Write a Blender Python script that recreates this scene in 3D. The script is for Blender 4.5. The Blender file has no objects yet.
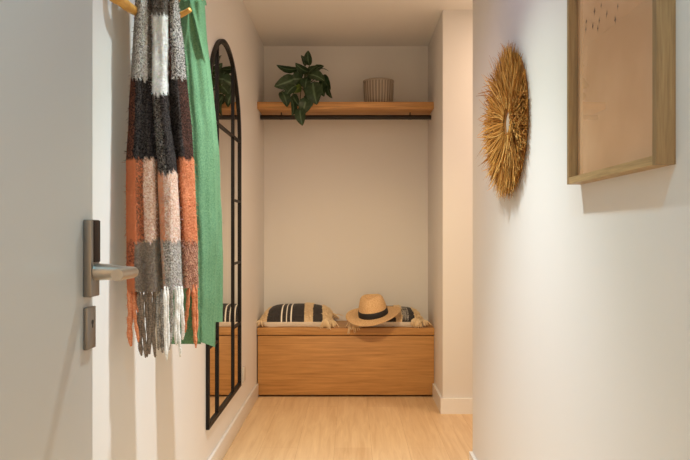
import bpy, bmesh, math, random
from mathutils import Vector, Matrix, noise
random.seed(7)
R = math.radians
scene = bpy.context.scene
COL = scene.collection

# ------------------------------------------------------------ camera, world, lights, exposure
F = 690.0                 # focal length in pixels of the 690x460 frame
CAMH = 1.10
VX, VY = 352.0, 234.0     # vanishing point of the hallway
cam_d = bpy.data.cameras.new('camera'); cam = bpy.data.objects.new('camera', cam_d); COL.objects.link(cam)
cam_d.sensor_width = 36; cam_d.lens = 36.0
cam_d.shift_x = -(VX-345)/690; cam_d.shift_y = (VY-230)/690
cam_d.clip_start = .02
cam.location = (0, 0, CAMH); cam.rotation_euler = (R(90), 0, 0)
scene.camera = cam

world = bpy.data.worlds.new('world'); scene.world = world; world.use_nodes = True
bg = world.node_tree.nodes['Background']
bg.inputs[0].default_value = (1.0, .66, .36, 1); bg.inputs[1].default_value = 2.2

def downlight(name, x, y, power, col, radius=.035, cone=150, blend=.6, z=2.45, aim=None):
    l = bpy.data.lights.new(name, 'SPOT'); l.energy = power; l.color = col
    l.shadow_soft_size = radius; l.spot_size = R(cone); l.spot_blend = blend
    o = bpy.data.objects.new(name, l); COL.objects.link(o); o.location = (x, y, z)
    if aim is not None:
        o.rotation_euler = (Vector(aim)-Vector((x, y, z))).to_track_quat('-Z', 'Y').to_euler()
    return o
WARM = (1.0, .70, .44); NEUT = (1.0, .90, .78)
def area_fill(name, x, y, power, col, size=.5):
    l = bpy.data.lights.new(name, 'AREA'); l.energy = power; l.color = col; l.size = size
    o = bpy.data.objects.new(name, l); COL.objects.link(o); o.location = (x, y, 2.46); return o
def lamp(name, x, y, rgb, **k):
    m = max(rgb); return downlight(name, x, y, m, tuple(c/m for c in rgb), **k)
lamp('downlight_spill', -.05, 2.05, (1, 2.5, 7), cone=160)
lamp('downlight_beam', -.05, 2.05, (87, 102, 90), cone=95, blend=1)
lamp('downlight_core', -.05, 2.05, (128, 130, 146), cone=70, blend=1)
lamp('alcove_fill', -.05, 2.05, (56, 42, 34), cone=80, blend=1, aim=(0, 4.3, 0))  # extra aimed spot, added at the downlight to brighten the alcove end
lamp('bench_fill', -.05, 2.05, (88, 69, 32), cone=56, blend=1, aim=(0, 4.6, .2))  # second added spot, narrower, lifts the bench front and the floor before it
lamp('entry_fill', 0, .3, (6, 23, 32))  # unseen cool fill lamp, added to balance the near walls and door
area_fill('passage_fill', 1.3, 3.7, 15, (1, .73, .52))  # unseen soft area light, added to warm the side passage and pier

vs = scene.view_settings
vs.view_transform = 'Standard'; vs.look = 'None'; vs.gamma = 1; vs.use_curve_mapping = False
vs.exposure = 0

# ------------------------------------------------------------ helpers
def P(px, py, d):
    """photo pixel at distance d along the hall -> world point"""
    return Vector(((px-VX)*d/F, d, CAMH-(py-VY)*d/F))

def srgb(r, g, b):
    f = lambda c: c/12.92 if c <= .04045 else ((c+.055)/1.055)**2.4
    return (f(r/255), f(g/255), f(b/255), 1)

def tag(o, label=None, cat=None, group=None, kind=None):
    if label: o['label'] = label
    if cat: o['category'] = cat
    if group: o['group'] = group
    if kind: o['kind'] = kind
    return o

def empty(name, loc, label=None, cat=None, group=None):
    o = bpy.data.objects.new(name, None); COL.objects.link(o); o.location = loc
    o.empty_display_size = .05
    return tag(o, label, cat, group)

def link_mesh(name, me, mat, parent=None, smooth=True):
    o = bpy.data.objects.new(name, me); COL.objects.link(o)
    for m in (mat if isinstance(mat, (list, tuple)) else [mat]): me.materials.append(m)
    if smooth:
        for p in me.polygons: p.use_smooth = True
    if parent is not None:
        o.parent = parent
        # geometry is built in world space; compensate the parent's location
        off = parent_world(parent)
        me.transform(Matrix.Translation(-off))
    return o

def parent_world(p):
    v = Vector((0, 0, 0))
    while p is not None:
        v += p.location; p = p.parent
    return v

def obj(name, bm, mat, parent=None, smooth=True, bevel=0, segs=2):
    if bevel:
        bmesh.ops.bevel(bm, geom=[e for e in bm.edges], offset=bevel, segments=segs, profile=.5, affect='EDGES', clamp_overlap=True)
    bmesh.ops.recalc_face_normals(bm, faces=bm.faces)
    me = bpy.data.meshes.new(name); bm.to_mesh(me); bm.free()
    o = link_mesh(name, me, mat, parent, smooth)
    if bevel and smooth:
        try: me.set_sharp_from_angle(angle=R(40))
        except Exception: pass
    return o

def bx(bm, x0, x1, y0, y1, z0, z1):
    vs_ = [bm.verts.new(c) for c in ((x0,y0,z0),(x1,y0,z0),(x1,y1,z0),(x0,y1,z0),(x0,y0,z1),(x1,y0,z1),(x1,y1,z1),(x0,y1,z1))]
    for f in ((0,3,2,1),(4,5,6,7),(0,1,5,4),(1,2,6,5),(2,3,7,6),(3,0,4,7)):
        bm.faces.new([vs_[i] for i in f])

def box(name, x0, x1, y0, y1, z0, z1, mat, parent=None, bevel=0):
    bm = bmesh.new(); bx(bm, x0, x1, y0, y1, z0, z1)
    return obj(name, bm, mat, parent, smooth=bool(bevel), bevel=bevel)

def tube(bm, pts, radii, n=12, flat=(1, 1)):
    """swept tube through pts; radii per point; flat scales the two cross axes"""
    pts = [Vector(p) for p in pts]; rings = []
    up = Vector((0, 0, 1))
    prev = None
    for i, p in enumerate(pts):
        t = (pts[min(i+1, len(pts)-1)]-pts[max(i-1, 0)]).normalized()
        if prev is None:
            a = t.cross(up)
            if a.length < .1: a = t.cross(Vector((1, 0, 0)))
            a.normalize()
        else:
            a = (prev - t*prev.dot(t)).normalized()
        b = t.cross(a).normalized(); prev = a
        r = radii[i] if isinstance(radii, (list, tuple)) else radii
        rings.append([bm.verts.new(p + a*(r*flat[0]*math.cos(2*math.pi*k/n)) + b*(r*flat[1]*math.sin(2*math.pi*k/n))) for k in range(n)])
    for i in range(len(rings)-1):
        for k in range(n):
            bm.faces.new((rings[i][k], rings[i][(k+1) % n], rings[i+1][(k+1) % n], rings[i+1][k]))
    bm.faces.new(rings[0][::-1]); bm.faces.new(rings[-1])

def lathe(bm, prof, c, n=48, rib=None):
    rings = []
    for (r, z) in prof:
        ring = []
        for k in range(n):
            a = 2*math.pi*k/n
            rr = r if rib is None else r + rib(a, z)
            ring.append(bm.verts.new((c[0]+rr*math.cos(a), c[1]+rr*math.sin(a), c[2]+z)))
        rings.append(ring)
    for i in range(len(rings)-1):
        for k in range(n):
            bm.faces.new((rings[i][k], rings[i][(k+1) % n], rings[i+1][(k+1) % n], rings[i+1][k]))
    bm.faces.new(rings[0][::-1]); bm.faces.new(rings[-1])

def lerp_tab(tab, t):
    """piecewise linear table [(key, val or tuple), ...]"""
    if t <= tab[0][0]: return tab[0][1]
    for (a, va), (b, vb) in zip(tab, tab[1:]):
        if t <= b:
            k = (t-a)/(b-a)
            if isinstance(va, tuple): return tuple(p+(q-p)*k for p, q in zip(va, vb))
            return va+(vb-va)*k
    return tab[-1][1]

# ------------------------------------------------------------ materials
def new_mat(name):
    m = bpy.data.materials.new(name); m.use_nodes = True
    nt = m.node_tree; b = nt.nodes['Principled BSDF']
    return m, nt, b

def N(nt, typ, **kw):
    n = nt.nodes.new(typ)
    for k, v in kw.items(): setattr(n, k, v)
    return n

def paint(name, col, rough=.6, bump=.02, scale=220):
    m, nt, b = new_mat(name)
    b.inputs['Base Color'].default_value = col; b.inputs['Roughness'].default_value = rough
    tc = N(nt, 'ShaderNodeTexCoord'); nz = N(nt, 'ShaderNodeTexNoise'); nz.inputs['Scale'].default_value = scale
    bp = N(nt, 'ShaderNodeBump'); bp.inputs['Strength'].default_value = bump; bp.inputs['Distance'].default_value = .01
    nt.links.new(tc.outputs['Object'], nz.inputs['Vector']); nt.links.new(nz.outputs['Fac'], bp.inputs['Height'])
    nt.links.new(bp.outputs['Normal'], b.inputs['Normal'])
    return m

def wood(name, c0, c1, axis='X', rough=.5, scale=1.0, streak=28, contrast=(.3, .75)):
    """grain running along the given axis (object space = world space here)"""
    m, nt, b = new_mat(name)
    tc = N(nt, 'ShaderNodeTexCoord'); mp = N(nt, 'ShaderNodeMapping')
    s = {'X': (1.2, streak, streak), 'Y': (streak, 1.2, streak), 'Z': (streak, streak, 1.2)}[axis]
    mp.inputs['Scale'].default_value = [v*scale for v in s]
    nz = N(nt, 'ShaderNodeTexNoise'); nz.inputs['Scale'].default_value = 2.4; nz.inputs['Detail'].default_value = 8; nz.inputs['Roughness'].default_value = .65
    nz.inputs['Distortion'].default_value = .25
    rp = N(nt, 'ShaderNodeValToRGB'); rp.color_ramp.elements[0].position = contrast[0]; rp.color_ramp.elements[0].color = c0
    rp.color_ramp.elements[1].position = contrast[1]; rp.color_ramp.elements[1].color = c1
    nt.links.new(tc.outputs['Object'], mp.inputs['Vector']); nt.links.new(mp.outputs['Vector'], nz.inputs['Vector'])
    nt.links.new(nz.outputs['Fac'], rp.inputs['Fac']); nt.links.new(rp.outputs['Color'], b.inputs['Base Color'])
    b.inputs['Roughness'].default_value = rough
    bp = N(nt, 'ShaderNodeBump'); bp.inputs['Strength'].default_value = .08; bp.inputs['Distance'].default_value = .004
    nt.links.new(nz.outputs['Fac'], bp.inputs['Height']); nt.links.new(bp.outputs['Normal'], b.inputs['Normal'])
    return m

def plain(name, col, rough=.5, metal=0, spec=.5):
    m, nt, b = new_mat(name)
    b.inputs['Base Color'].default_value = col; b.inputs['Roughness'].default_value = rough; b.inputs['Metallic'].default_value = metal
    b.inputs['Specular IOR Level'].default_value = spec
    return m

def speckle(name, scale=260, rough=.95, lo=.42, hi=.58, sheen=0, bump=.5, weave=0):
    """two vertex colours (the yarns of the cloth) mixed by a boucle noise"""
    m, nt, b = new_mat(name)
    tc = N(nt, 'ShaderNodeTexCoord'); nz = N(nt, 'ShaderNodeTexNoise'); nz.inputs['Scale'].default_value = scale; nz.inputs['Detail'].default_value = 6; nz.inputs['Roughness'].default_value = .7
    mr = N(nt, 'ShaderNodeMapRange'); mr.inputs['From Min'].default_value = lo; mr.inputs['From Max'].default_value = hi
    a = N(nt, 'ShaderNodeVertexColor', layer_name='yarn_a'); c = N(nt, 'ShaderNodeVertexColor', layer_name='yarn_b')
    mx = N(nt, 'ShaderNodeMix', data_type='RGBA')
    nt.links.new(tc.outputs['Object'], nz.inputs['Vector']); nt.links.new(nz.outputs['Fac'], mr.inputs['Value'])
    nt.links.new(mr.outputs['Result'], mx.inputs['Factor']); nt.links.new(a.outputs['Color'], mx.inputs['A']); nt.links.new(c.outputs['Color'], mx.inputs['B'])
    nt.links.new(mx.outputs['Result'], b.inputs['Base Color'])
    b.inputs['Roughness'].default_value = rough; b.inputs['Sheen Weight'].default_value = sheen; b.inputs['Specular IOR Level'].default_value = .1
    bp = N(nt, 'ShaderNodeBump'); bp.inputs['Strength'].default_value = bump; bp.inputs['Distance'].default_value = .006
    nt.links.new(nz.outputs['Fac'], bp.inputs['Height']); nt.links.new(bp.outputs['Normal'], b.inputs['Normal'])
    return m

def vcol_mat(name, rough=.8, layer='col', spec=.2, trans=0):
    m, nt, b = new_mat(name)
    a = N(nt, 'ShaderNodeVertexColor', layer_name=layer)
    nt.links.new(a.outputs['Color'], b.inputs['Base Color'])
    b.inputs['Roughness'].default_value = rough; b.inputs['Specular IOR Level'].default_value = spec
    return m

def set_cols(me, layer, cols):
    at = me.color_attributes.new(layer, 'FLOAT_COLOR', 'POINT')
    for i, c in enumerate(cols): at.data[i].color = (c[0], c[1], c[2], 1)

M_wall = paint('wall_paint', (.80, .775, .75, 1), .55)
M_ceil = paint('ceiling_paint', (.93, .90, .865, 1), .7)
M_trim = paint('skirting_paint', (.82, .79, .75, 1), .35, .01)
M_door = paint('door_paint', (.60, .595, .58, 1), .4, .015)
M_oak = wood('oak_veneer', srgb(158, 110, 58), srgb(216, 162, 98), 'X', .45, contrast=(.25, .8))
M_oak_shelf = wood('oak_shelf', srgb(168, 116, 62), srgb(226, 172, 108), 'X', .45, contrast=(.3, .7))
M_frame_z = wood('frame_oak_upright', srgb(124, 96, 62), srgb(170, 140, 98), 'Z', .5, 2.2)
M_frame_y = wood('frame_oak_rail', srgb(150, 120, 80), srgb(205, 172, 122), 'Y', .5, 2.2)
M_peg = wood('hook_beech', srgb(196, 134, 58), srgb(232, 180, 92), 'X', .35, contrast=(.2, .8))
M_black = plain('black_metal', (.008, .006, .005, 1), .5, .0, .25)
M_rod = plain('dark_rail_metal', (.016, .012, .011, 1), .5, .0)
M_steel = plain('brushed_steel', (.52, .48, .43, 1), .34, 1.0)
M_steel_d = plain('satin_plate_steel', (.25, .23, .21, 1), .42, .85)
M_reader = plain('dark_reader_plastic', (.030, .014, .009, 1), .6, 0, .2)
M_mirror = plain('mirror_glass', (.92, .92, .91, 1), .015, 1.0)
M_white = plain('white_plastic', (.60, .55, .50, 1), .4)
M_hole = plain('keyhole_dark', (.01, .01, .01, 1), .6)

# floor: oak planks along the hall
def floor_mat():
    m, nt, b = new_mat('oak_plank_floor')
    tc = N(nt, 'ShaderNodeTexCoord'); mp = N(nt, 'ShaderNodeMapping'); mp.inputs['Rotation'].default_value = (0, 0, R(90)); mp.inputs['Location'].default_value = (.35, .09, 0)
    br = N(nt, 'ShaderNodeTexBrick'); br.offset = .37; br.inputs['Scale'].default_value = 1.0
    br.inputs['Brick Width'].default_value = 1.35; br.inputs['Row Height'].default_value = .19; br.inputs['Mortar Size'].default_value = .0007; br.inputs['Mortar Smooth'].default_value = .3
    br.inputs['Color1'].default_value = (0, 0, 0, 1); br.inputs['Color2'].default_value = (1, 1, 1, 1); br.inputs['Mortar'].default_value = (.5, .5, .5, 1)
    mp2 = N(nt, 'ShaderNodeMapping'); mp2.inputs['Scale'].default_value = (16, 1.1, 1)
    nz = N(nt, 'ShaderNodeTexNoise'); nz.inputs['Scale'].default_value = 2.0; nz.inputs['Detail'].default_value = 7; nz.inputs['Roughness'].default_value = .62; nz.inputs['Distortion'].default_value = .9
    ad = N(nt, 'ShaderNodeMix', data_type='FLOAT'); ad.inputs['Factor'].default_value = .13
    rp = N(nt, 'ShaderNodeValToRGB'); e = rp.color_ramp.elements
    e[0].position = .28; e[0].color = srgb(206, 168, 124); e[1].position = .72; e[1].color = srgb(232, 202, 160)
    mm = N(nt, 'ShaderNodeMix', data_type='RGBA'); mm.inputs['B'].default_value = srgb(184, 142, 98)
    nt.links.new(tc.outputs['Object'], mp.inputs['Vector']); nt.links.new(mp.outputs['Vector'], br.inputs['Vector'])
    nt.links.new(tc.outputs['Object'], mp2.inputs['Vector']); nt.links.new(mp2.outputs['Vector'], nz.inputs['Vector'])
    nt.links.new(nz.outputs['Fac'], ad.inputs['A']); nt.links.new(br.outputs['Color'], ad.inputs['B'])
    nt.links.new(ad.outputs['Result'], rp.inputs['Fac']); nt.links.new(rp.outputs['Color'], mm.inputs['A'])
    nt.links.new(br.outputs['Fac'], mm.inputs['Factor']); nt.links.new(mm.outputs['Result'], b.inputs['Base Color'])
    b.inputs['Roughness'].default_value = .42
    return m
M_floor = floor_mat()

# ------------------------------------------------------------ setting
H = 2.475; XL = -.644; XR = .556; YB = 5.05; YN = -1.2
Y_END = 3.18; Y_PIER = 4.23; XP = 1.95
def struct(name, *a, **k):
    return tag(box(name, *a, **k), kind='structure')
struct('floor', XL-.2, XP+.2, YN, YB+.15, -.12, 0, M_floor)
struct('ceiling', XL-.2, XP+.2, YN, YB+.15, H, H+.12, M_ceil)
struct('wall_left', XL-.14, XL, YN, YB+.14, 0, H, M_wall)
struct('wall_right', XR, XR+.14, YN, Y_END, 0, H, M_wall)
struct('wall_back', XL, XR, YB, YB+.14, 0, H, M_wall)
struct('wall_far_right', XR, XP, Y_PIER, YB+.14, 0, H, M_wall, bevel=.002)
struct('wall_passage_near', XR+.14, XP, Y_END-.14, Y_END, 0, H, M_wall)
struct('wall_passage_end', XP, XP+.14, Y_END-.14, YB+.14, 0, H, M_wall)
BH = .094; BT = .014
def skirt(name, *a): return tag(box(name, *a, M_trim, bevel=.003), kind='structure')
skirt('baseboard_left', XL, XL+BT, YN, 4.645, 0, BH)
bm = bmesh.new(); bx(bm, XR-BT, XR, YN, Y_END+BT, 0, BH); bx(bm, XR, XR+.14, Y_END, Y_END+BT, 0, BH)
tag(obj('baseboard_right', bm, M_trim, smooth=False), kind='structure')
bm = bmesh.new(); bx(bm, XR-BT, XP, Y_PIER-BT, Y_PIER, 0, BH); bx(bm, XR-BT, XR, Y_PIER, 4.645, 0, BH)
tag(obj('baseboard_far_right', bm, M_trim, smooth=False), kind='structure')

# ------------------------------------------------------------ open door with lever handle
DX = -.4700; DY1 = 1.252
door = tag(box('door_1', DX-.042, DX, .34, DY1, .008, 2.10, M_door, bevel=.002), kind='structure')
t = .0145
hp = box('lever_handle', DX, DX+t, 1.2055, 1.2465, P(0, 297.5, 1.2055).z, P(0, 219.5, 1.2055).z, M_steel_d, door, bevel=.002)
box('card_reader', DX+t-.001, DX+t+.0015, 1.216, 1.2455, P(0, 262, 1.23).z, P(0, 220.5, 1.23).z, M_reader, hp, bevel=.0008)
bm = bmesh.new()
zl = P(0, 272, 1.222).z
XF = -217*1.222/F
pts = [(DX+t-.004, 1.226, zl), (DX+t+.02, 1.226, zl), (XF-.022, 1.226, zl), (XF-.010, 1.224, zl), (XF-.002, 1.217, zl), (XF, 1.205, zl), (XF, 1.18, zl), (XF, 1.128, zl)]
tube(bm, pts, [.0155, .0145, .0105, .0100, .0098, .0098, .0098, .0098], 24)
lv = obj('lever', bm, M_steel, hp)
lv.data.set_sharp_from_angle(angle=R(50))
lp = box('lock_plate', DX, DX+.0075, 1.207, 1.2465, P(0, 350.5, 1.207).z, P(0, 308, 1.207).z, M_steel_d, door, bevel=.0012)
kz = P(0, 322, 1.23).z
bm = bmesh.new(); tube(bm, [(DX+.004, 1.23, kz), (DX+.0082, 1.23, kz)], .0042, 14); bx(bm, DX+.004, DX+.0081, 1.2285, 1.2315, kz-.010, kz)
obj('keyhole', bm, M_hole, lp, smooth=False)

# ------------------------------------------------------------ bench
XBL, XBR = -.6385, .5415
BY = 4.655
bench = empty('storage_bench', (-.05, 4.85, 0), 'low oak storage bench filling the alcove below the shelf, holding cushions and hat', 'bench')
BTOP = .466
box('lid', XBL, XR-.0008, BY-.004, YB-.002, BTOP-.047, BTOP, M_oak, bench, bevel=.0015)
box('carcass', XBL+.012, XBR-.008, BY+.03, YB-.004, .012, BTOP-.0475, M_oak, bench)
box('front_panel', XBL+.002, XR-.0025, BY+.002, BY+.022, .014, BTOP-.054, M_oak, bench, bevel=.0012)

# ------------------------------------------------------------ shelf with clothes rail
shelf = empty('wall_shelf', (-.04, 4.86, CAMH+.851), 'thick oak shelf across the top of the alcove with a dark hanging rail beneath', 'shelf')
SH0, SH1 = CAMH+.851, CAMH+.8965
SY = 4.68
box('board', XL+.001, XR-.001, SY, YB-.001, SH0, SH1, M_oak_shelf, shelf, bevel=.0015)
RZ = CAMH+.8185; RY = 4.84
bm = bmesh.new(); tube(bm, [(XL+.002, RY, RZ), (XR-.002, RY, RZ)], .0162, 20)
obj('hanging_rail', bm, M_rod, shelf).data.set_sharp_from_angle(angle=R(50))
for px in (281.5, 410):
    x = (px-VX)*RY/F
    bm = bmesh.new(); bx(bm, x-.0035, x+.0035, RY-.012, RY+.012, RZ, SH0+.002)
    tube(bm, [(x-.012, RY, RZ), (x+.012, RY, RZ)], .0175, 16)
    obj('rail_bracket', bm, M_rod, shelf, smooth=False)

# ------------------------------------------------------------ arched mirror
MW0, MW1 = 3.035, 3.925
MC = (MW0+MW1)/2; MR = (MW1-MW0)/2
ZB, ZS = CAMH-.862, CAMH+.522
X0 = XL+.001; X1 = XL+.0155
mirror = empty('arched_mirror', (XL, MC, ZB), 'tall black metal arched mirror with window bars on the left wall', 'mirror')
def arch_pts(inset, n=40):
    r = MR-inset
    p = [(MC+r, ZB+inset), (MC+r, ZS)]
    p += [(MC+r*math.cos(math.pi*k/n), ZS+r*math.sin(math.pi*k/n)) for k in range(1, n)]
    p += [(MC-r, ZS), (MC-r, ZB+inset)]
    return p
bm = bmesh.new()
po, pi_ = arch_pts(0), arch_pts(.020)
V = lambda lst, x: [bm.verts.new((x, a, b)) for a, b in lst]
of, if_, ob, ib = V(po, X1), V(pi_, X1), V(po, X0), V(pi_, X0)
n = len(po)
for i in range(n):
    j = (i+1) % n
    bm.faces.new((of[i], of[j], if_[j], if_[i])); bm.faces.new((ob[i], ib[i], ib[j], ob[j]))
    bm.faces.new((of[i], ob[i], ob[j], of[j])); bm.faces.new((if_[i], if_[j], ib[j], ib[i]))
obj('frame', bm, M_black, mirror, smooth=False)
bm = bmesh.new()
pg = arch_pts(.015); fv = V(pg, X0+.005); bv = V(pg, X0+.001)
bm.faces.new(fv); bm.faces.new(bv[::-1])
for i in range(len(pg)):
    j = (i+1) % len(pg); bm.faces.new((fv[i], bv[i], bv[j], fv[j]))
obj('glass', bm, M_mirror, mirror, smooth=False)
yb1, yb2 = 3.262, 3.692
for yb in (yb1, yb2):
    zt = ZS+math.sqrt((MR-.012)**2-(yb-MC)**2)
    box('vertical_bar', X0+.0052, X1-.001, yb-.0078, yb+.0078, ZB+.01, zt, M_black, mirror)
zs = [ZS, CAMH+.182, CAMH-.160, CAMH-.505]
box('cross_bar', X0+.0052, X1-.0015, MW0+.012, MW1-.012, ZS-.006, ZS+.006, M_black, mirror)
for z in zs[1:]:
    box('cross_bar', X0+.0052, X1-.0015, MW0+.012, yb1, z-.006, z+.006, M_black, mirror)
    box('cross_bar', X0+.0052, X1-.0015, yb2, MW1-.012, z-.006, z+.006, M_black, mirror)

# ------------------------------------------------------------ wall socket beyond the mirror
sy = .636*F/(VX-244.5)
so = empty('wall_socket', (XL, sy, .20), 'small white wall socket low on the left wall just past the mirror', 'socket')
zc = P(0, 374, sy).z
box('plate', XL+.0005, XL+.010, sy-.042, sy+.042, zc-.042, zc+.042, M_white, so, bevel=.003)
box('insert', XL+.0095, XL+.012, sy-.026, sy+.026, zc-.026, zc+.026, M_white, so, bevel=.001)

# ------------------------------------------------------------ coat rack
rack = empty('coat_rack', (XL, 2.05, CAMH+.80), 'wooden wall coat rack with a curved arm beside the two hanging scarves', 'coat rack')
box('rail', XL+.0005, XL+.022, 1.72, 2.36, CAMH+.765, CAMH+.86, M_peg, rack, bevel=.004)
def hooks(yp, parent, L=.205):
    bm = bmesh.new()
    tube(bm, [(XL+.018, yp, CAMH+.785), (XL+.08, yp, CAMH+.755), (XL+L*.73, yp, CAMH+.745), (XL+L*.93, yp, CAMH+.748), (XL+L, yp, CAMH+.755)], [.014, .012, .011, .010, .007], 14)
    return obj('peg', bm, M_peg, parent)
hooks(1.965, rack); hooks(2.205, rack, .165)
bm = bmesh.new()
ctrl = [(-.630, 1.775, CAMH+.775), (-.631, 1.778, CAMH+.735)] + [tuple(P(*q)) for q in ((112, -8, 1.805), (120, 0, 1.82), (128, 6.5, 1.85), (137, 12, 1.90), (150, 17.5, 1.965), (163, 19, 2.005), (175, 17, 2.02), (184, 13.2, 2.02), (190, 9.8, 2.01))]
def smooth_path(c, n=6):
    out = []
    for i in range(len(c)-1):
        p0 = Vector(c[max(i-1, 0)]); p1 = Vector(c[i]); p2 = Vector(c[i+1]); p3 = Vector(c[min(i+2, len(c)-1)])
        for k in range(n):
            t_ = k/n
            out.append(.5*((2*p1)+(p2-p0)*t_+(2*p0-5*p1+4*p2-p3)*t_**2+(3*p1-p0-3*p2+p3)*t_**3))
    out.append(Vector(c[-1])); return out
sp = smooth_path(ctrl)
tube(bm, sp, [0.0175-.0105*(i/(len(sp)-1)) for i in range(len(sp))], 18)
obj('curved_arm', bm, M_peg, rack)

# ------------------------------------------------------------ scarves
M_tart = speckle('boucle_wool', 205, lo=.42, hi=.58, bump=.9)
M_green = speckle('green_wool', 230, lo=.36, hi=.64, bump=.5)

class Cloth:
    def __init__(self): self.v = []; self.f = []; self.a = []; self.b = []
    def strip(self, bounds, depth, y0, y1, colf, bulge=.02, nx=26, ny=130, ripple=.004, seed=0, curl=.016, shape=None, slant=0):
        """one hanging fold of cloth: bounds = table of (pixel row, (left, right)); depth = table (row, distance)"""
        base = len(self.v)
        for j in range(ny+1):
            y = y0+(y1-y0)*j/ny
            l, r = lerp_tab(bounds, y)
            d0_, d1_ = lerp_tab(depth, y)
            for i in range(nx+1):
                s = i/nx
                q = abs(2*s-1)
                dd = d0_+(d1_-d0_)*s + curl*(q**4) - bulge*(1-q*q) + ripple*math.sin(s*9+seed*2.1+y*.006) + .003*noise.noise(Vector((s*4, y*.03, seed*7.3)))
                if shape: dd += shape(s, y)
                x = l+(r-l)*s + .8*noise.noise(Vector((s*2, y*.035, seed*3.1+9)))
                p = P(x, y+slant*(s-.5)*(j/ny)**4, dd)
                self.v.append(p)
                ca, cb = colf(s, y, i, j)
                self.a.append(ca); self.b.append(cb)
        w = nx+1
        for j in range(ny):
            for i in range(nx):
                k = base+j*w+i
                self.f.append((k, k+1, k+w+1, k+w))
        return base, nx, ny
    def fuzz(self, n, length, width, rnd, start=0):
        """loose wool fibres standing off the cloth"""
        nf = len(self.f)
        faces = [self.f[rnd.randrange(start, nf)] for _ in range(n)]
        for f in faces:
            p = (self.v[f[0]]+self.v[f[2]])*.5 + Vector((rnd.uniform(-.003, .003), 0, rnd.uniform(-.003, .003)))
            nrm = (self.v[f[1]]-self.v[f[0]]).cross(self.v[f[3]]-self.v[f[0]])
            if nrm.length < 1e-9: continue
            nrm.normalize()
            if nrm.y > 0: nrm = -nrm
            dr = (nrm*.6+Vector((rnd.uniform(-1, 1), rnd.uniform(-.6, .1), rnd.uniform(-1, 1)))).normalized()
            L = length*rnd.uniform(.4, 1.2)
            side = dr.cross(Vector((rnd.uniform(-1, 1), rnd.uniform(-1, 1), rnd.uniform(-1, 1))))
            if side.length < 1e-4: continue
            side.normalize(); side *= width
            k = len(self.v)
            mid = p+dr*L*.5+Vector((0, 0, -.15*L)); tip = p+dr*L+Vector((rnd.uniform(-.3, .3)*L, 0, -.4*L))
            self.v += [p-side, p+side, mid+side*.8, mid-side*.8, tip]
            c = self.b[f[0]] if rnd.random() < .55 else self.a[f[0]]
            c = tuple(x*rnd.uniform(.85, 1.15) for x in c)
            self.a += [c]*5; self.b += [c]*5
            self.f += [(k, k+1, k+2, k+3), (k+3, k+2, k+4)]
    def build(self, name, mat, parent):
        me = bpy.data.meshes.new(name)
        me.from_pydata([tuple(v) for v in self.v], [], self.f); me.update()
        set_cols(me, 'yarn_a', self.a); set_cols(me, 'yarn_b', self.b)
        return link_mesh(name, me, mat, parent)

c_ = lambda r, g, b: srgb(r, g, b)[:3]
BLK, DGR, GRY, LGR, WHT = c_(25, 21, 21), c_(76, 69, 66), c_(126, 118, 110), c_(176, 168, 160), c_(240, 238, 234)
ORG, ORG2, PNK, PEA, RBR, BRN = c_(204, 118, 78), c_(226, 150, 110), c_(214, 164, 136), c_(232, 196, 172), c_(120, 66, 52), c_(112, 78, 60)
TAU = c_(146, 130, 114)
jit = lambda s, y, seed: 5.0*noise.noise(Vector((s*9, y*.02, seed)))
def colA(s, y, i, j):
    yy = y + jit(s, y, 1.7)
    if yy < 78:
        if s < .14: return (GRY, LGR)
        if s < .5: return (c_(106, 98, 92), c_(222, 217, 210))
        return (LGR, WHT) if s < .72 else (DGR, GRY)
    if yy < 159:
        if s < .22: return (BLK, c_(124, 76, 58))
        return (BLK, DGR) if s < .7 else (BLK, c_(60, 54, 54))
    if yy < 241:
        if s < .28: return (ORG, ORG)
        if s < .52: return (BRN, ORG)
        return (PNK, c_(246, 222, 204)) if s < .85 else (BRN, PNK)
    if s < .22: return (ORG, RBR) if yy < 266 else (ORG, ORG)
    return (TAU, c_(116, 101, 90)) if s < .8 else (TAU, GRY)
def colB(s, y, i, j):
    yy = y + jit(s, y, 4.7)
    if yy < 15: return (DGR, GRY)
    if yy < 94: return (WHT, c_(226, 226, 226))
    if yy < 173: return (BLK, GRY) if s < .45 else (BLK, DGR)
    if yy < 241: return (PNK, c_(246, 226, 212)) if s > .25 else (PNK, ORG2)
    return (GRY, c_(214, 206, 198)) if s > .15 else (LGR, PNK)
def colC(s, y, i, j):
    yy = y + jit(s, y, 8.7)
    if yy < 78: return (c_(52, 46, 45), c_(212, 206, 200)) if s > .2 else (RBR, DGR)
    if yy < 159: return (BLK, c_(96, 64, 52)) if s > .5 else (BLK, DGR)
    if yy < 241: return (ORG, ORG2) if s > .2 else (RBR, ORG)
    return (RBR, PNK)
def colD(s, y, i, j):
    yy = y + jit(s, y, 3.3)
    if yy < 70: return (DGR, RBR)
    if yy < 166: return (BLK, c_(60, 38, 32))
    if yy < 241: return (RBR, PNK)
    return (TAU, DGR)
tart = empty('plaid_scarf', (-.53, 1.86, CAMH+.74), 'fringed plaid wool scarf in grey, black, white and orange hanging from the coat rack', 'scarf')
cl = Cloth()
TOP = -42
dA = [(TOP, (1.885, 1.915)), (60, (1.880, 1.915)), (200, (1.862, 1.91)), (300, (1.852, 1.905))]
dB = [(TOP, (1.905, 1.945)), (60, (1.895, 1.945)), (300, (1.885, 1.955))]
dC = [(TOP, (1.955, 1.985)), (60, (1.955, 1.995)), (200, (1.965, 2.03)), (300, (1.965, 2.045))]
dD = [(TOP, (1.93, 2.0)), (300, (1.915, 2.045))]
bA = [(TOP, (137, 152)), (0, (135, 152)), (40, (133, 153)), (90, (130, 155)), (160, (126, 159)), (240, (126, 161)), (292, (127, 163))]
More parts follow.
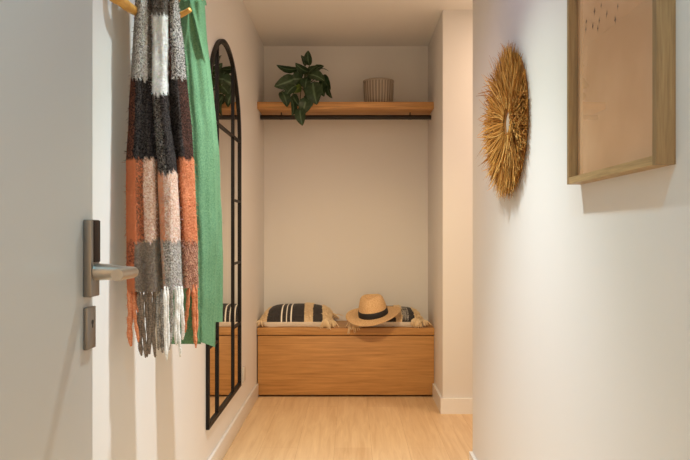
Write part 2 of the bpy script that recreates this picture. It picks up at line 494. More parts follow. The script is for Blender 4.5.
bB = [(TOP, (151, 169)), (0, (151, 169)), (40, (152, 168.5)), (90, (151, 169)), (130, (154, 172)), (160, (157, 177)), (240, (160, 181)), (290, (163, 183))]
bC = [(TOP, (166, 176)), (0, (167, 178)), (40, (167, 183)), (90, (168, 188)), (160, (175, 194)), (240, (181, 198)), (288, (182, 198.5))]
bD = [(TOP, (142, 176)), (0, (142, 178)), (90, (138, 184)), (160, (134, 188)), (290, (134, 192))]
cl.strip(bA, dA, TOP, 292, colA, bulge=.016, seed=1, ripple=.006)
cl.strip(bB, dB, TOP, 290, colB, bulge=.014, seed=2)
cl.strip(bC, dC, TOP, 288, colC, bulge=.014, seed=3)
cl.strip(bD, dD, TOP, 286, colD, bulge=.004, seed=4)
rnd = random.Random(5)
cl.fuzz(16000, .011, .0006, rnd)
cl.build('cloth', M_tart, tart)
# fringe: each knotted strand its own part
M_str = {}
def strand_mat(nm, ca, cb):
    if nm not in M_str:
        m, nt, b = new_mat('fringe_'+nm)
        tc = N(nt, 'ShaderNodeTexCoord'); nz = N(nt, 'ShaderNodeTexNoise'); nz.inputs['Scale'].default_value = 240
        mx = N(nt, 'ShaderNodeMix', data_type='RGBA'); mx.inputs['A'].default_value = (*ca, 1); mx.inputs['B'].default_value = (*cb, 1)
        mr = N(nt, 'ShaderNodeMapRange'); mr.inputs['From Min'].default_value = .4; mr.inputs['From Max'].default_value = .6
        nt.links.new(tc.outputs['Object'], nz.inputs['Vector']); nt.links.new(nz.outputs['Fac'], mr.inputs['Value'])
        nt.links.new(mr.outputs['Result'], mx.inputs['Factor']); nt.links.new(mx.outputs['Result'], b.inputs['Base Color'])
        b.inputs['Roughness'].default_value = .95; b.inputs['Specular IOR Level'].default_value = .1
        M_str[nm] = m
    return M_str[nm]
fr = [  # (top px, bottom px, top row, bottom row, width px, distance, colour)
 (129, 131, 284, 346, 5.4, 1.845, 'orange'), (132.5, 138, 284, 342, 4.2, 1.838, 'orange'), (135, 141.5, 288, 330, 3.6, 1.85, 'orange'),
 (138.5, 141, 286, 356, 4.0, 1.842, 'taupe'), (142, 144.5, 286, 358, 4.6, 1.835, 'taupe'), (146, 148, 286, 357, 4.4, 1.84, 'taupe'),
 (149.5, 150.5, 286, 354, 4.2, 1.832, 'taupe'), (153.5, 154.5, 286, 357, 4.6, 1.838, 'taupe'), (157.5, 158.5, 288, 350, 4.0, 1.836, 'grey'),
 (161.5, 163, 284, 353, 4.0, 1.838, 'grey'), (165, 166, 284, 361, 3.8, 1.815, 'white'), (168, 167.8, 284, 352, 3.2, 1.822, 'white'),
 (171.5, 170.5, 284, 350, 3.4, 1.815, 'grey'), (175.5, 176.5, 284, 345, 3.6, 1.815, 'white'), (178.5, 179.5, 284, 357, 4.0, 1.81, 'white'),
 (181.5, 183.0, 284, 340, 3.2, 1.818, 'white'),
 (189.5, 185, 284, 333, 3.6, 1.848, 'orange'), (193.5, 195, 283, 348, 4.4, 1.84, 'orange'), (196.5, 196.5, 283, 336, 3.0, 1.85, 'orange'),
]
cmap = {'orange': (ORG, ORG2), 'taupe': (c_(150, 132, 116), c_(112, 98, 86)), 'grey': (GRY, LGR), 'white': (c_(248, 246, 242), c_(224, 219, 212))}
for k, (a, b_, y0, y1, w, d, cn) in enumerate(fr):
    d = (1.858+(a-127)/36*.048 if a < 163 else 1.885+(a-163)/20*.065 if a < 184 else 1.955+(a-182)/16*.075) + (d-1.838)*.6
    bm = bmesh.new(); pts = []; rad = []
    nseg = 34
    for i in range(nseg+1):
        s = i/nseg; ys = 288.5 if a < 163 else 286.5 if a < 183 else 284.5
        y = ys+(y1-ys)*s
        x = a+(b_-a)*s + .9*math.sin(s*7+k*1.9)*s
        pts.append(P(x, y, d) + Vector((0, .004*math.sin(s*5+k), 0)))
        rr = w*.64*d/F*(.92+.13*math.sin(s*26+k))*(1 if s < .9 else 1-.6*(s-.9)/.1)
        rad.append(rr*(1.0-.12*s)*min(1, .35+s*5.5))
    tube(bm, pts, rad, 8, (1, .75))
    # wool fuzz
    r2 = random.Random(100+k)
    for _ in range(70):
        i = r2.randrange(1, nseg); p = pts[i]; an = r2.uniform(math.pi, 2*math.pi)
        dr = Vector((math.cos(an), math.sin(an)*.6, r2.uniform(-.9, .3))).normalized()
        p = p+Vector((math.cos(an)*rad[i]*.8, math.sin(an)*rad[i]*.5, 0)); L = r2.uniform(.003, .007)
        q = p+dr*L; sd = Vector((0, 0, .0006))
        bm.faces.new([bm.verts.new(p-sd), bm.verts.new(p+sd), bm.verts.new(q)])
    obj('fringe_strand', bm, strand_mat(cn, *cmap[cn]), tart)

green = empty('green_scarf', (-.50, 2.2, CAMH+.74), 'plain green wool scarf draped behind the plaid scarf', 'scarf')
GA, GB, GL = c_(74, 120, 84), c_(126, 168, 128), c_(150, 188, 152)
def colG(s, y, i, j):
    k = .5+.5*noise.noise(Vector((s*14, y*.012, 2.0)))
    a = tuple(p*(1-k*.35)+q*k*.35 for p, q in zip(GA, GL))
    return (a, GB)
cg = Cloth()
gT = 1.5
b1 = [(gT, (180, 204)), (40, (182, 206.5)), (100, (186, 214)), (150, (189, 218)), (250, (195, 219)), (348, (197, 215))]
b2 = [(gT, (184, 204.5)), (40, (190, 207)), (100, (200, 214.5)), (150, (206, 219)), (250, (210, 223)), (320, (211, 222.5))]
b3 = [(gT, (178, 190)), (100, (176, 196)), (200, (172, 199)), (345, (168, 201))]
def fold(s, y):
    c1 = min(.90, .42+.0075*y); c2 = max(.07, .42-.0075*y)
    return -.013*math.exp(-((s-c1)/.07)**2) - .010*math.exp(-((s-c2)/.07)**2) + .004*math.sin(s*13+.4) + .005*(1-min(1, y/60))
cg.strip(b1, [(gT, (2.172, 2.20)), (60, (2.18, 2.24)), (350, (2.22, 2.34))], gT, 344, colG, bulge=.018, slant=7, seed=11, shape=fold, curl=.02, nx=40)
cg.strip(b2, [(gT, (2.196, 2.22)), (60, (2.22, 2.27)), (350, (2.33, 2.38))], gT, 322, colG, bulge=.014, seed=12, curl=.016)
cg.strip(b3, [(gT, (2.205, 2.23)), (60, (2.22, 2.26)), (350, (2.24, 2.33))], gT, 344, colG, bulge=.012, seed=13, curl=.010)
# the turn of the cloth over the peg
row = [cg.v[i].copy() for i in range(41)]
base = len(cg.v); nx = 40
for j in range(9):
    a = math.pi*j/8
    for i in range(nx+1):
        p = row[i]; cg.v.append(Vector((p.x, p.y+.019*(1-math.cos(a)), p.z+.012*math.sin(a)))); cg.a.append(GA); cg.b.append(GB)
for j in range(8):
    for i in range(nx):
        k = base+j*(nx+1)+i; cg.f.append((k, k+1, k+nx+2, k+nx+1))
cg.fuzz(5000, .006, .0004, random.Random(9))
cg.build('cloth', M_green, green)

# ------------------------------------------------------------ raffia wreath
wr = empty('raffia_wreath', (XR, 2.40, CAMH+.388), 'round shaggy golden raffia wreath on the right wall left of the framed print', 'wreath')
WC = Vector((XR, 2.40, CAMH+.388))
M_raf = vcol_mat('raffia', .75)
verts, faces, cols = [], [], []
rw = random.Random(21)
rcols = [c_(200, 142, 66), c_(216, 160, 84), c_(176, 118, 50), c_(230, 182, 108), c_(150, 96, 38), c_(206, 150, 74)]
def ribbon(pts, w, col, nrm):
    k = len(verts)
    for i, p in enumerate(pts):
        tg = (pts[min(i+1, len(pts)-1)]-pts[max(i-1, 0)])
        sd = tg.cross(nrm)
        if sd.length < 1e-7: sd = Vector((0, 0, 1))
        sd.normalize(); ww = w*(1 if i < len(pts)-1 else .35)
        verts.append(p+sd*ww); verts.append(p-sd*ww)
        cols.append(col); cols.append(col)
    for i in range(len(pts)-1):
        a = k+2*i; faces.append((a, a+1, a+3, a+2))
for q in range(6500):
    an = rw.uniform(0, 2*math.pi)
    layer = rw.random()
    r0 = .046 + .15*rw.random()**1.6
    r1 = min(r0+rw.uniform(.08, .16), .262+rw.uniform(-.022, .016))
    far = max(0, math.cos(an))                      # the side away from the camera is combed outwards
    rad = Vector((0, math.cos(an), math.sin(an))); tan = Vector((0, -math.sin(an), math.cos(an)))
    h0 = .010+.012*layer
    lift = rw.uniform(-.004, .016)*(.4+layer) + far*rw.uniform(0, .024)
    sway = rw.gauss(0, .017)
    if rw.random() < .06+.10*far: lift += rw.uniform(.005, .034); sway *= 2.4
    pts = []
    for i in range(6):
        t_ = i/5
        r_ = r0+(r1-r0)*t_
        hh = max(h0 + lift*t_**1.3, .004)
        pts.append(WC+rad*r_+tan*(sway*t_*t_)+Vector((-hh, 0, 0)))
    c = rw.choice(rcols); k = rw.uniform(.85, 1.15); c = tuple(min(1, x*k) for x in c)
    sd = Vector((-1, rw.uniform(-.5, .5), rw.uniform(-.5, .5))).normalized()
    ribbon(pts, rw.uniform(.0009, .0018), c, sd)
me = bpy.data.meshes.new('raffia_fringe'); me.from_pydata([tuple(v) for v in verts], [], faces); me.update()
set_cols(me, 'col', cols)
o = link_mesh('raffia_fringe', me, M_raf, wr, smooth=False); o['kind'] = 'stuff'
bm = bmesh.new()
M_rafring = plain('raffia_core', srgb(150, 100, 44), .85)
ring = [WC+Vector((-.012, .052*1.0*math.cos(2*math.pi*k/40), .052*math.sin(2*math.pi*k/40))) for k in range(41)]
# backing disc of woven raffia (annulus) under the fringe
ro, ri = .235, .042
def ring_v(r, x): return [bm.verts.new(WC+Vector((x, r*math.cos(2*math.pi*k/48), r*math.sin(2*math.pi*k/48)))) for k in range(48)]
a1, a2, a3, a4 = ring_v(ro, -.002), ring_v(ro, -.010), ring_v(ri, -.016), ring_v(ri, -.002)
for A_, B_ in ((a1, a2), (a2, a3), (a3, a4), (a4, a1)):
    for k in range(48): bm.faces.new((A_[k], A_[(k+1) % 48], B_[(k+1) % 48], B_[k]))
obj('woven_ring', bm, M_rafring, wr)
bm = bmesh.new()
n = 40
dv = [bm.verts.new(WC+Vector((-.010, .046*math.cos(2*math.pi*k/n), .046*math.sin(2*math.pi*k/n)))) for k in range(n)]
dw = [bm.verts.new(WC+Vector((-.002, .046*math.cos(2*math.pi*k/n), .046*math.sin(2*math.pi*k/n)))) for k in range(n)]
bm.faces.new(dv); bm.faces.new(dw[::-1])
for k in range(n): bm.faces.new((dv[k], dw[k], dw[(k+1) % n], dv[(k+1) % n]))
tag(obj('center_disc', bm, paint('pale_disc', srgb(214, 200, 184), .7, .2, 400), wr, smooth=False), 'pale round centre')

# ------------------------------------------------------------ framed print on the right wall
FX0, FX1 = XR-.0335, XR-.0005
FY0, FY1 = 1.184, 1.677
FZ0 = CAMH+.120; FZ1 = FZ0+.70
fw = .016
pic = empty('framed_print', (XR, (FY0+FY1)/2, FZ0), 'large deep oak box frame with a peach print of birds on the right wall', 'picture')
bm = bmesh.new(); bx(bm, FX0, FX1, FY0, FY0+fw, FZ0, FZ1); obj('frame_side', bm, M_frame_z, pic, smooth=False)
bm = bmesh.new(); bx(bm, FX0, FX1, FY1-fw, FY1, FZ0, FZ1); obj('frame_side', bm, M_frame_z, pic, smooth=False)
bm = bmesh.new(); bx(bm, FX0, FX1, FY0+fw, FY1-fw, FZ0, FZ0+fw); obj('frame_rail', bm, M_frame_y, pic, smooth=False)
bm = bmesh.new(); bx(bm, FX0, FX1, FY0+fw, FY1-fw, FZ1-fw, FZ1); obj('frame_rail', bm, M_frame_y, pic, smooth=False)
def art_mat():
    m, nt, b = new_mat('peach_print')
    tc = N(nt, 'ShaderNodeTexCoord'); nz = N(nt, 'ShaderNodeTexNoise'); nz.inputs['Scale'].default_value = 5; nz.inputs['Detail'].default_value = 3
    rp = N(nt, 'ShaderNodeValToRGB'); e = rp.color_ramp.elements
    e[0].position = .35; e[0].color = srgb(214, 166, 124); e[1].position = .7; e[1].color = srgb(230, 186, 146)
    nt.links.new(tc.outputs['Object'], nz.inputs['Vector']); nt.links.new(nz.outputs['Fac'], rp.inputs['Fac']); nt.links.new(rp.outputs['Color'], b.inputs['Base Color'])
    b.inputs['Roughness'].default_value = .8; b.inputs['Specular IOR Level'].default_value = .1
    return m
AX = XR-.012
pr = box('art_print', AX, FX1-.001, FY0+fw, FY1-fw, FZ0+fw, FZ1-fw, art_mat(), pic)
M_bird = plain('bird_ink', srgb(88, 48, 30), .8)
def art_pt(px, py):
    d = AX*F/(px-VX); return d, CAMH-(py-VY)*d/F
birds = [(601.4, 5.6), (618, 6.6), (594.8, 11.3), (586.5, 21.7), (599.5, 20.7), (615.5, 19.8), (586, 29.5), (593, 26.4), (598, 28.6), (607, 14)]
rb = random.Random(4)
for px, py in birds:
    d, z = art_pt(px, py)
    L = rb.uniform(.007, .0105); ly = rb.uniform(.004, .007); sl = rb.uniform(-.002, .002)
    out = [(0, .0015), (-.3, .35), (-.75, 1.0), (-.05, .45), (.35, .9), (.35, .25), (1.0, .05), (.4, -.15), (.1, -1.0), (-.2, -.2), (-.8, -.1)]
    bm = bmesh.new()
    fv_ = [bm.verts.new((AX-.0005, d+u_*ly+sl*v_, z+v_*L)) for u_, v_ in out[1:]]
    bm.faces.new(fv_)
    obj('printed_bird', bm, M_bird, pr, smooth=False)
def glass_mat():
    m, nt, b = new_mat('picture_glass')
    out = nt.nodes['Material Output']
    tr = N(nt, 'ShaderNodeBsdfTransparent'); gl = N(nt, 'ShaderNodeBsdfGlossy'); gl.inputs['Roughness'].default_value = .01
    mx = N(nt, 'ShaderNodeMixShader')
    # reflectance of a thin two-sided pane: .08 + .92 (1-|cos|)^5
    g = N(nt, 'ShaderNodeNewGeometry'); dt = N(nt, 'ShaderNodeVectorMath', operation='DOT_PRODUCT')
    ab = N(nt, 'ShaderNodeMath', operation='ABSOLUTE'); om = N(nt, 'ShaderNodeMath', operation='SUBTRACT'); om.inputs[0].default_value = 1
    pw = N(nt, 'ShaderNodeMath', operation='POWER'); pw.inputs[1].default_value = 5
    ma = N(nt, 'ShaderNodeMath', operation='MULTIPLY_ADD'); ma.inputs[1].default_value = .92; ma.inputs[2].default_value = .08
    nt.links.new(g.outputs['Incoming'], dt.inputs[0]); nt.links.new(g.outputs['Normal'], dt.inputs[1])
    nt.links.new(dt.outputs['Value'], ab.inputs[0]); nt.links.new(ab.outputs[0], om.inputs[1]); nt.links.new(om.outputs[0], pw.inputs[0]); nt.links.new(pw.outputs[0], ma.inputs[0])
    nt.links.new(ma.outputs[0], mx.inputs[0]); nt.links.new(tr.outputs[0], mx.inputs[1]); nt.links.new(gl.outputs[0], mx.inputs[2])
    nt.links.new(mx.outputs[0], out.inputs['Surface']); nt.nodes.remove(b)
    return m
GX = XR-.0165
bm = bmesh.new(); gv = [bm.verts.new((GX, a, b)) for a, b in ((FY0+fw, FZ0+fw), (FY1-fw, FZ0+fw), (FY1-fw, FZ1-fw), (FY0+fw, FZ1-fw))]
bm.faces.new(gv[::-1])
o = obj('glass_pane', bm, glass_mat(), pic, smooth=False)

# ------------------------------------------------------------ plant on the shelf
M_pot = plain('cream_glaze', srgb(206, 190, 170), .5)
PC = (P(303, 0, 4.84).x, 4.84, SH1)
plant = empty('potted_plant', PC, 'leafy dark green potted plant spilling over the left of the shelf', 'plant')
bm = bmesh.new()
lathe(bm, [(.050, 0), (.060, .004), (.068, .06), (.073, .115), (.074, .122), (.068, .122), (.066, .105)], PC)
obj('pot', bm, M_pot, plant)
bm = bmesh.new(); tube(bm, [(PC[0], PC[1], PC[2]+.100), (PC[0], PC[1], PC[2]+.108)], .0655, 32)
obj('soil', bm, plain('soil', (.03, .02, .014, 1), .95), plant, smooth=False)
leaf_v, leaf_f, leaf_c = [], [], []
stem_bm = bmesh.new()
def leaf(cx, cy, L, W, ang, d, pitch, roll, tint=1.0, light=False):
    """ovate leaf: image centre, length and width in photo pixels, tip direction, distance; pitch tips the blade towards/away, roll turns it round its midrib"""
    s = d/F; L *= s; W *= s
    c = P(cx, cy, d)
    a = R(ang)
    t_ = Vector((math.cos(a)*math.cos(R(pitch)), -math.sin(R(pitch)), math.sin(a)*math.cos(R(pitch))))   # towards the tip
    view = Vector((0, -1, 0)); w = t_.cross(view).normalized()
    nrm = w.cross(t_).normalized()
    w2 = w*math.cos(R(roll))+nrm*math.sin(R(roll)); n2 = w2.cross(t_).normalized()
    base = len(leaf_v); nu, nv = 14, 10
    for i in range(nu+1):
        u = i/nu
        prof = math.sin(math.pi*u**.78)**.72 if 0 < u < 1 else 0
        hw = W*.5*prof
        for j in range(nv+1):
            v = 2*j/nv-1
            drop = -.16*L*(2*u-1)**2
            cup = .22*hw*abs(v) + .05*hw*math.sin(u*24)*abs(v)
            p = c+t_*((u-.5)*L)+w2*(v*hw)+n2*(drop+cup)
            leaf_v.append(p)
            rib = max(0, 1-abs(v)*7)*.8 + .35*max(0, math.sin(u*24+abs(v)*5)-.55)
            dk = c_(40, 62, 36) if not light else c_(86, 110, 40)
            lt = c_(124, 150, 116) if not light else c_(150, 160, 80)
            k = min(1, rib)*.75
            leaf_c.append(tuple((p_*(1-k)+q_*k)*tint for p_, q_ in zip(dk, lt)))
    for i in range(nu):
        for j in range(nv):
            k = base+i*(nv+1)+j; leaf_f.append((k, k+1, k+nv+2, k+nv+1))
    # stalk from the soil to the leaf base
    b0 = Vector((PC[0]+random.uniform(-.03, .03), PC[1]+random.uniform(-.03, .02), PC[2]+.105)); b1_ = c-t_*(.5*L)+n2*(-.16*L)
    mid = (b0+b1_)*.5+Vector((0, -.02, .05)); mid.z = max(mid.z, SH1+.13); 
    q = [b0.lerp(mid, k/5).lerp(mid.lerp(b1_, k/5), k/5) for k in range(6)]
    tube(stem_bm, q, .0028, 6)
leaves = [
 (308, 58, 15, 9, 95, 4.80, 10, 20), (304, 60, 12, 7, 110, 4.84, 0, -40), (287, 69, 22, 8.5, 172, 4.74, 12, 48),
 (302, 69, 17, 10, 150, 4.74, 25, 40), (323, 69, 13, 4, -8, 4.76, 10, 66), (311, 70, 15, 9, 40, 4.80, 20, 40),
 (286, 82.5, 24, 15, 205, 4.68, 20, 18), (316, 76, 22, 13, -25, 4.70, 20, 25), (325, 82, 18, 12, -60, 4.72, 15, -25),
 (314, 92, 25, 18, -80, 4.64, 12, -8), (285, 98, 18, 12, -70, 4.655, 12, 25), (297, 89, 14, 8, 215, 4.70, 25, 35, 1, True),
 (304.5, 106, 18, 13, -105, 4.62, 5, 15), (300.5, 116, 19, 11.5, -82, 4.60, 5, -10), (293.5, 107, 18, 9, -88, 4.63, 5, 50),
 (328.5, 92, 14, 7, -70, 4.70, 0, -45), (296, 79, 17, 12, 190, 4.72, 30, 15), (306, 82, 16, 12, -100, 4.70, 25, -20),
 (322, 88, 17, 11, -85, 4.68, 8, -30), (295, 100, 14, 10, -60, 4.66, 10, -20), (298, 72, 14, 10, 120, 4.86, -10, 20), (318, 68, 14, 9, 35, 4.88, -10, 30),
 (290, 90, 16, 11, 230, 4.67, 10, -15), (309, 100, 14, 9, -60, 4.64, 8, 20),
]
for lf in leaves: leaf(*lf)
me = bpy.data.meshes.new('foliage'); me.from_pydata([tuple(v) for v in leaf_v], [], leaf_f); me.update(); set_cols(me, 'col', leaf_c)
M_leaf = vcol_mat('leaf', .42, spec=.4)
link_mesh('foliage', me, M_leaf, plant)
obj('stems', stem_bm, plain('stem_green', srgb(74, 84, 44), .6), plant)

# ------------------------------------------------------------ ribbed pot
PP = (P(378.5, 0, 4.84).x, 4.84, SH1)
bm = bmesh.new()
nr = 30
prof = []
for k in range(22):
    z = .176*k/21
    r = lerp_tab([(0, .086), (.006, .092), (.03, .099), (.09, .1045), (.15, .1065), (.162, .1045), (.166, .1085), (.176, .1085)], z)
    prof.append((r, z))
prof += [(.100, .176), (.099, .12), (.095, .02)]
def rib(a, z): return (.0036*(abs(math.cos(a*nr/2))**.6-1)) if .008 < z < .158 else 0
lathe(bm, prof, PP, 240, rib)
def pot_mat():
    m, nt, b = new_mat('ribbed_stoneware')
    g = N(nt, 'ShaderNodeNewGeometry'); rp = N(nt, 'ShaderNodeValToRGB'); e = rp.color_ramp.elements
    a = N(nt, 'ShaderNodeVertexColor', layer_name='col')
    nt.links.new(a.outputs['Color'], b.inputs['Base Color']); b.inputs['Roughness'].default_value = .6
    return m
planter = empty('ribbed_planter', PP, 'empty round ribbed beige planter on the right half of the shelf', 'pot')
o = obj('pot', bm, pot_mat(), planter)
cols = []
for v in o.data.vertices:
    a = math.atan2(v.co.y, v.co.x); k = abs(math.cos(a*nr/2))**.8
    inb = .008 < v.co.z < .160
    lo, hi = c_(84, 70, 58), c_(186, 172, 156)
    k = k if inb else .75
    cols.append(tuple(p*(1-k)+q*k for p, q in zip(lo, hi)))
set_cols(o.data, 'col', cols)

# ------------------------------------------------------------ cushions
M_cush = speckle('cushion_cloth', 320, lo=.42, hi=.6, sheen=.1, bump=.4)
CRM, CRM2, INK, INK2, LIN = c_(236, 214, 180), c_(208, 180, 140), c_(36, 34, 36), c_(84, 80, 78), c_(247, 240, 228)
M_tass = plain('cream_cotton', srgb(240, 216, 178), .95, spec=.05)
def cushion(name, x0, x1, yf, depth, thick, bands, label, cap, tassels, z0=BTOP+.0008):
    """bands: list of (from, to, kind) across the width 0..1"""
    W = x1-x0; xc = (x0+x1)/2
    root = empty(name, (xc, yf+depth/2, z0), label, 'cushion', 'cushions on the bench')
    nu, nv = 170, 46
    vs2, fs, ca, cb = [], [], [], []
    def thick_at(u, v):
        q = max(0, 1-abs(2*u-1)**3.8)**.5*max(0, 1-abs(2*v-1)**3)**.5
        return q
    for side in (1, 0):
        for i in range(nu+1):
            u = i/nu
            for j in range(nv+1):
                v = j/nv
                pin = .02*(1-abs(2*u-1)**2)*1  # edges bow in slightly between the corners
                x = x0+W*u; y = yf+depth*v
                x += -(2*u-1)*.012*(1-abs(2*v-1)**2); y += -(2*v-1)*.012*(1-abs(2*u-1)**2)
                q = thick_at(u, v)
                zm = .036
                if side: z = zm+(thick-zm)*q + .0035*noise.noise(Vector((x*14, y*14, 3)))*q
                if side and cap: z = min(z, max(.044, cap(x, y)-z0))
                if not side: z = zm*(1-min(1, q*2.6)**2)
                vs2.append(Vector((x, y, z0+max(z, 0))))
                if side:
                    kind = 'dark'
                    for a, b_, kk in bands:
                        if a <= u <= b_: kind = kk
                    if kind == 'dark': c1, c2 = INK, INK2
                    elif kind == 'line': c1, c2 = LIN, LIN
                    elif kind == 'cream': c1, c2 = CRM, CRM2
                    elif kind == 'weave':
                        k = math.sin(u*420)*math.sin(v*160) > .1
                        c1, c2 = (LIN, INK2) if k else (INK, INK)
                else: c1, c2 = LIN, c_(234, 224, 210)
                ca.append(c1); cb.append(c2)
    w = nv+1; half = (nu+1)*w
    for i in range(nu):
        for j in range(nv):
            k = i*w+j; fs.append((k, k+w, k+w+1, k+1))
            k += half; fs.append((k, k+1, k+w+1, k+w))
    for i in range(nu):
        k = i*w; fs.append((k, k+half, k+w+half, k+w)); k = i*w+nv; fs.append((k, k+w, k+w+half, k+half))
    for j in range(nv):
        k = j; fs.append((k, k+1, k+1+half, k+half)); k = nu*w+j; fs.append((k, k+half, k+1+half, k+1))
    me = bpy.data.meshes.new('cover'); me.from_pydata([tuple(v) for v in vs2], [], fs); me.update()
    set_cols(me, 'yarn_a', ca); set_cols(me, 'yarn_b', cb)
    bmx = bmesh.new(); bmx.from_mesh(me); bmesh.ops.recalc_face_normals(bmx, faces=bmx.faces); bmx.to_mesh(me); bmx.free()
    link_mesh('cover', me, M_cush, root); me.set_sharp_from_angle(angle=R(48))
    # tufted bands: loops of cotton standing on the cover
    rr = random.Random(int(x0*1000)+5)
    for a, b_, kk in bands:
        if kk != 'cream': continue
        bm = bmesh.new()
        for _ in range(520):
            u = rr.uniform(a, b_); v = rr.uniform(.0, .97)
            x = x0+W*u; y = yf+depth*v
            x += -(2*u-1)*.012*(1-abs(2*v-1)**2); y += -(2*v-1)*.012*(1-abs(2*u-1)**2)
            q = thick_at(u, v); p = Vector((x, y, z0+.036+(thick-.036)*q))
            if cap: p.z = min(p.z, max(z0+.05, cap(x, y)-.014))
            dr = Vector((rr.uniform(-.7, .7), rr.uniform(-1, .1), rr.uniform(.2, .9))).normalized(); L = rr.uniform(.008, .016)
            tube(bm, [p-dr*.002, p+dr*L*.6, p+dr*L+Vector((0, -.003, -.006))], [.0018, .0024, .0012], 5)
        obj('tufted_band', bm, M_tass, root)
    for (x, y, z, dx, dy, L) in tassels:
        bm = bmesh.new()
        p0 = Vector((x, y, z))
        hd = Vector((dx, dy, 0))
        for k in range(34):
            sp_ = Vector((rr.gauss(0, .013), rr.gauss(0, .011), rr.gauss(0, .005)))
            e = p0+hd+Vector((0, 0, -L))+sp_*1.6
            m_ = p0+hd*.7+sp_*.8+Vector((0, 0, -.15*L))
            for q_ in (m_, e): q_.z = max(q_.z, z0+.003) if q_.y > BY-.008 else q_.z
            tube(bm, [p0+sp_*.25, m_, e], [.0034, .0030, .0020], 5)
        tube(bm, [p0+Vector((0, 0, .006)), p0, p0+hd*.4], [.006, .009, .007], 8)
        obj('tassel', bm, M_tass, root)
HC = P(373.5, 315.2, 4.675)
def hat_cap(x, y):
    r_ = math.hypot(x-HC.x, y-HC.y)
    z = HC.z + (y-HC.y)*math.tan(R(12)) + (x-HC.x)*math.tan(R(8)) - .020
    return z if r_ < .205 else 9
XW = lambda px, d: (px-VX)*d/F
x0, x1 = XW(260, 4.70), XW(333.5, 4.70)
U = lambda px, a=x0, b=x1: (XW(px, 4.70)-a)/(b-a)
cushion('striped_cushion', x0, x1, 4.675, .34, .142,
        [(0, U(267), 'cream'), (U(281), U(282.2), 'line'), (U(286), U(287.2), 'line'), (U(290.6), U(291.8), 'line'), (U(304.5), U(313), 'cream'), (U(323), 1, 'cream')],
        'black and cream striped tufted cushion on the left of the bench, nothing on it', None,
        [(x0+.012, 4.685, BTOP+.045, -.012, -.010, .030), (x1-.012, 4.685, BTOP+.05, .004, -.012, .035), (x1-.055, 4.672, BTOP+.055, .0, -.016, .052), (x1-.012, 4.99, BTOP+.05, .012, .01, .02)])
x2, x3 = XW(350, 4.70), XW(424, 4.70)
U2 = lambda px: (XW(px, 4.70)-x2)/(x3-x2)
cushion('striped_cushion', x2, x3, 4.675, .34, .125,
        [(0, U2(357), 'cream'), (U2(372), U2(373.2), 'line'), (U2(377), U2(378.2), 'line'), (U2(396), U2(402), 'cream'), (U2(402), U2(409), 'weave'), (U2(414.5), 1, 'cream')],
        'black and cream striped tufted cushion lying under the straw hat', hat_cap,
        [(x2+.010, 4.672, BTOP+.045, -.006, -.020, .075), (x2+.03, 4.672, BTOP+.045, .004, -.018, .05), (x3-.015, 4.685, BTOP+.05, .012, -.012, .030), (x3-.05, 4.672, BTOP+.055, .0, -.015, .045), (x3-.062, 4.68, BTOP+.06, -.006, -.016, .045)])

# ------------------------------------------------------------ straw hat
def straw_mat():
    m, nt, b = new_mat('straw')
    tc = N(nt, 'ShaderNodeTexCoord'); nz = N(nt, 'ShaderNodeTexNoise'); nz.inputs['Scale'].default_value = 160
    rp = N(nt, 'ShaderNodeValToRGB'); e = rp.color_ramp.elements
    e[0].position = .3; e[0].color = srgb(206, 162, 114); e[1].position = .7; e[1].color = srgb(234, 200, 154)
    nt.links.new(tc.outputs['Object'], nz.inputs['Vector']); nt.links.new(nz.outputs['Fac'], rp.inputs['Fac']); nt.links.new(rp.outputs['Color'], b.inputs['Base Color'])
    b.inputs['Roughness'].default_value = .75; b.inputs['Specular IOR Level'].default_value = .15
    return m
M_straw = straw_mat()
hc = P(373.5, 315.2, 4.675)
hat = empty('straw_fedora', hc, 'tan straw fedora hat with a black band resting on the right cushion', 'hat')
hm = Matrix.Rotation(R(-8), 4, 'Y') @ Matrix.Rotation(R(12), 4, 'X') @ Matrix.Rotation(R(-20), 4, 'Z')
def crown_z(r_, a): return 0
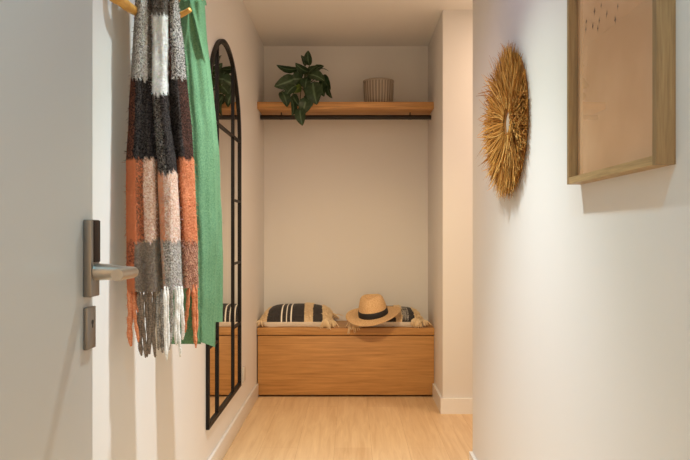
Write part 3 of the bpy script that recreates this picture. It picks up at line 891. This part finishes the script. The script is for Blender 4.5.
def hat_surface(name, mat, rows, nseg=72, thick=.003):
    bm = bmesh.new(); rings = []
    for row in rows:
        rings.append([bm.verts.new(row(2*math.pi*k/nseg)) for k in range(nseg)])
    for i in range(len(rings)-1):
        for k in range(nseg): bm.faces.new((rings[i][k], rings[i][(k+1) % nseg], rings[i+1][(k+1) % nseg], rings[i+1][k]))
    return bm, rings
A0, B0 = .097, .106     # head opening half axes (side, front-back)
def brim(tt):
    def f(a):
        r = 1+tt*(1.02)
        x = A0*r*math.cos(a); y = B0*r*math.sin(a)
        x = math.cos(a)*(A0+(.188-A0)*tt); y = math.sin(a)*(B0+(.190-B0)*tt)
        z = .004 + .016*tt*tt*math.cos(a)**2 - .010*tt*math.sin(a)**2
        return (x, y, z)
    return f
def crown(h, sc):
    def f(a):
        x = A0*sc*math.cos(a); y = B0*sc*math.sin(a)
        z = h
        if h > .06:
            k = min(1, (h-.06)/.05)
            # pinch: crease along the front-back axis, dents at the front sides
            z += k*(.010*(abs(math.cos(a))**2) )
            front = max(0, -math.sin(a))
            x *= 1-.34*k*front**2
            y *= 1-.04*k
        return (x, y, z)
    return f
def crease(h, sc, dip):
    def f(a):
        x = A0*sc*math.cos(a)*.92; y = B0*sc*math.sin(a)*.95
        front = max(0, -math.sin(a)); x *= 1-.26*front**2
        return (x, y, h+.010*abs(math.cos(a))**2*(sc/.7)-dip)
    return f
rows = [brim(1.0), brim(.97), brim(.75), brim(.5), brim(.25), brim(.08), crown(.010, .99), crown(.03, .98), crown(.06, .94), crown(.09, .86), crown(.112, .77), crown(.125, .66), crown(.131, .54), crease(.131, .42, .006), crease(.128, .28, .020), crease(.122, .14, .028), crease(.121, .03, .030)]
bm, rg = hat_surface('crown', M_straw, rows)
bm.faces.new(rg[-1])
for v in bm.verts: v.co = hc + (hm @ v.co)
o = obj('straw_body', bm, M_straw, hat)
md = o.modifiers.new('thickness', 'SOLIDIFY'); md.thickness = .004; md.offset = 0
bm, rg = hat_surface('band', M_black, [crown(.004, 1.0), crown(.005, 1.045), crown(.022, 1.04), crown(.046, 1.015), crown(.047, .96)])
for v in bm.verts: v.co = hc + (hm @ v.co)
obj('hat_band', bm, plain('black_ribbon', (.014, .013, .014, 1), .7), hat)
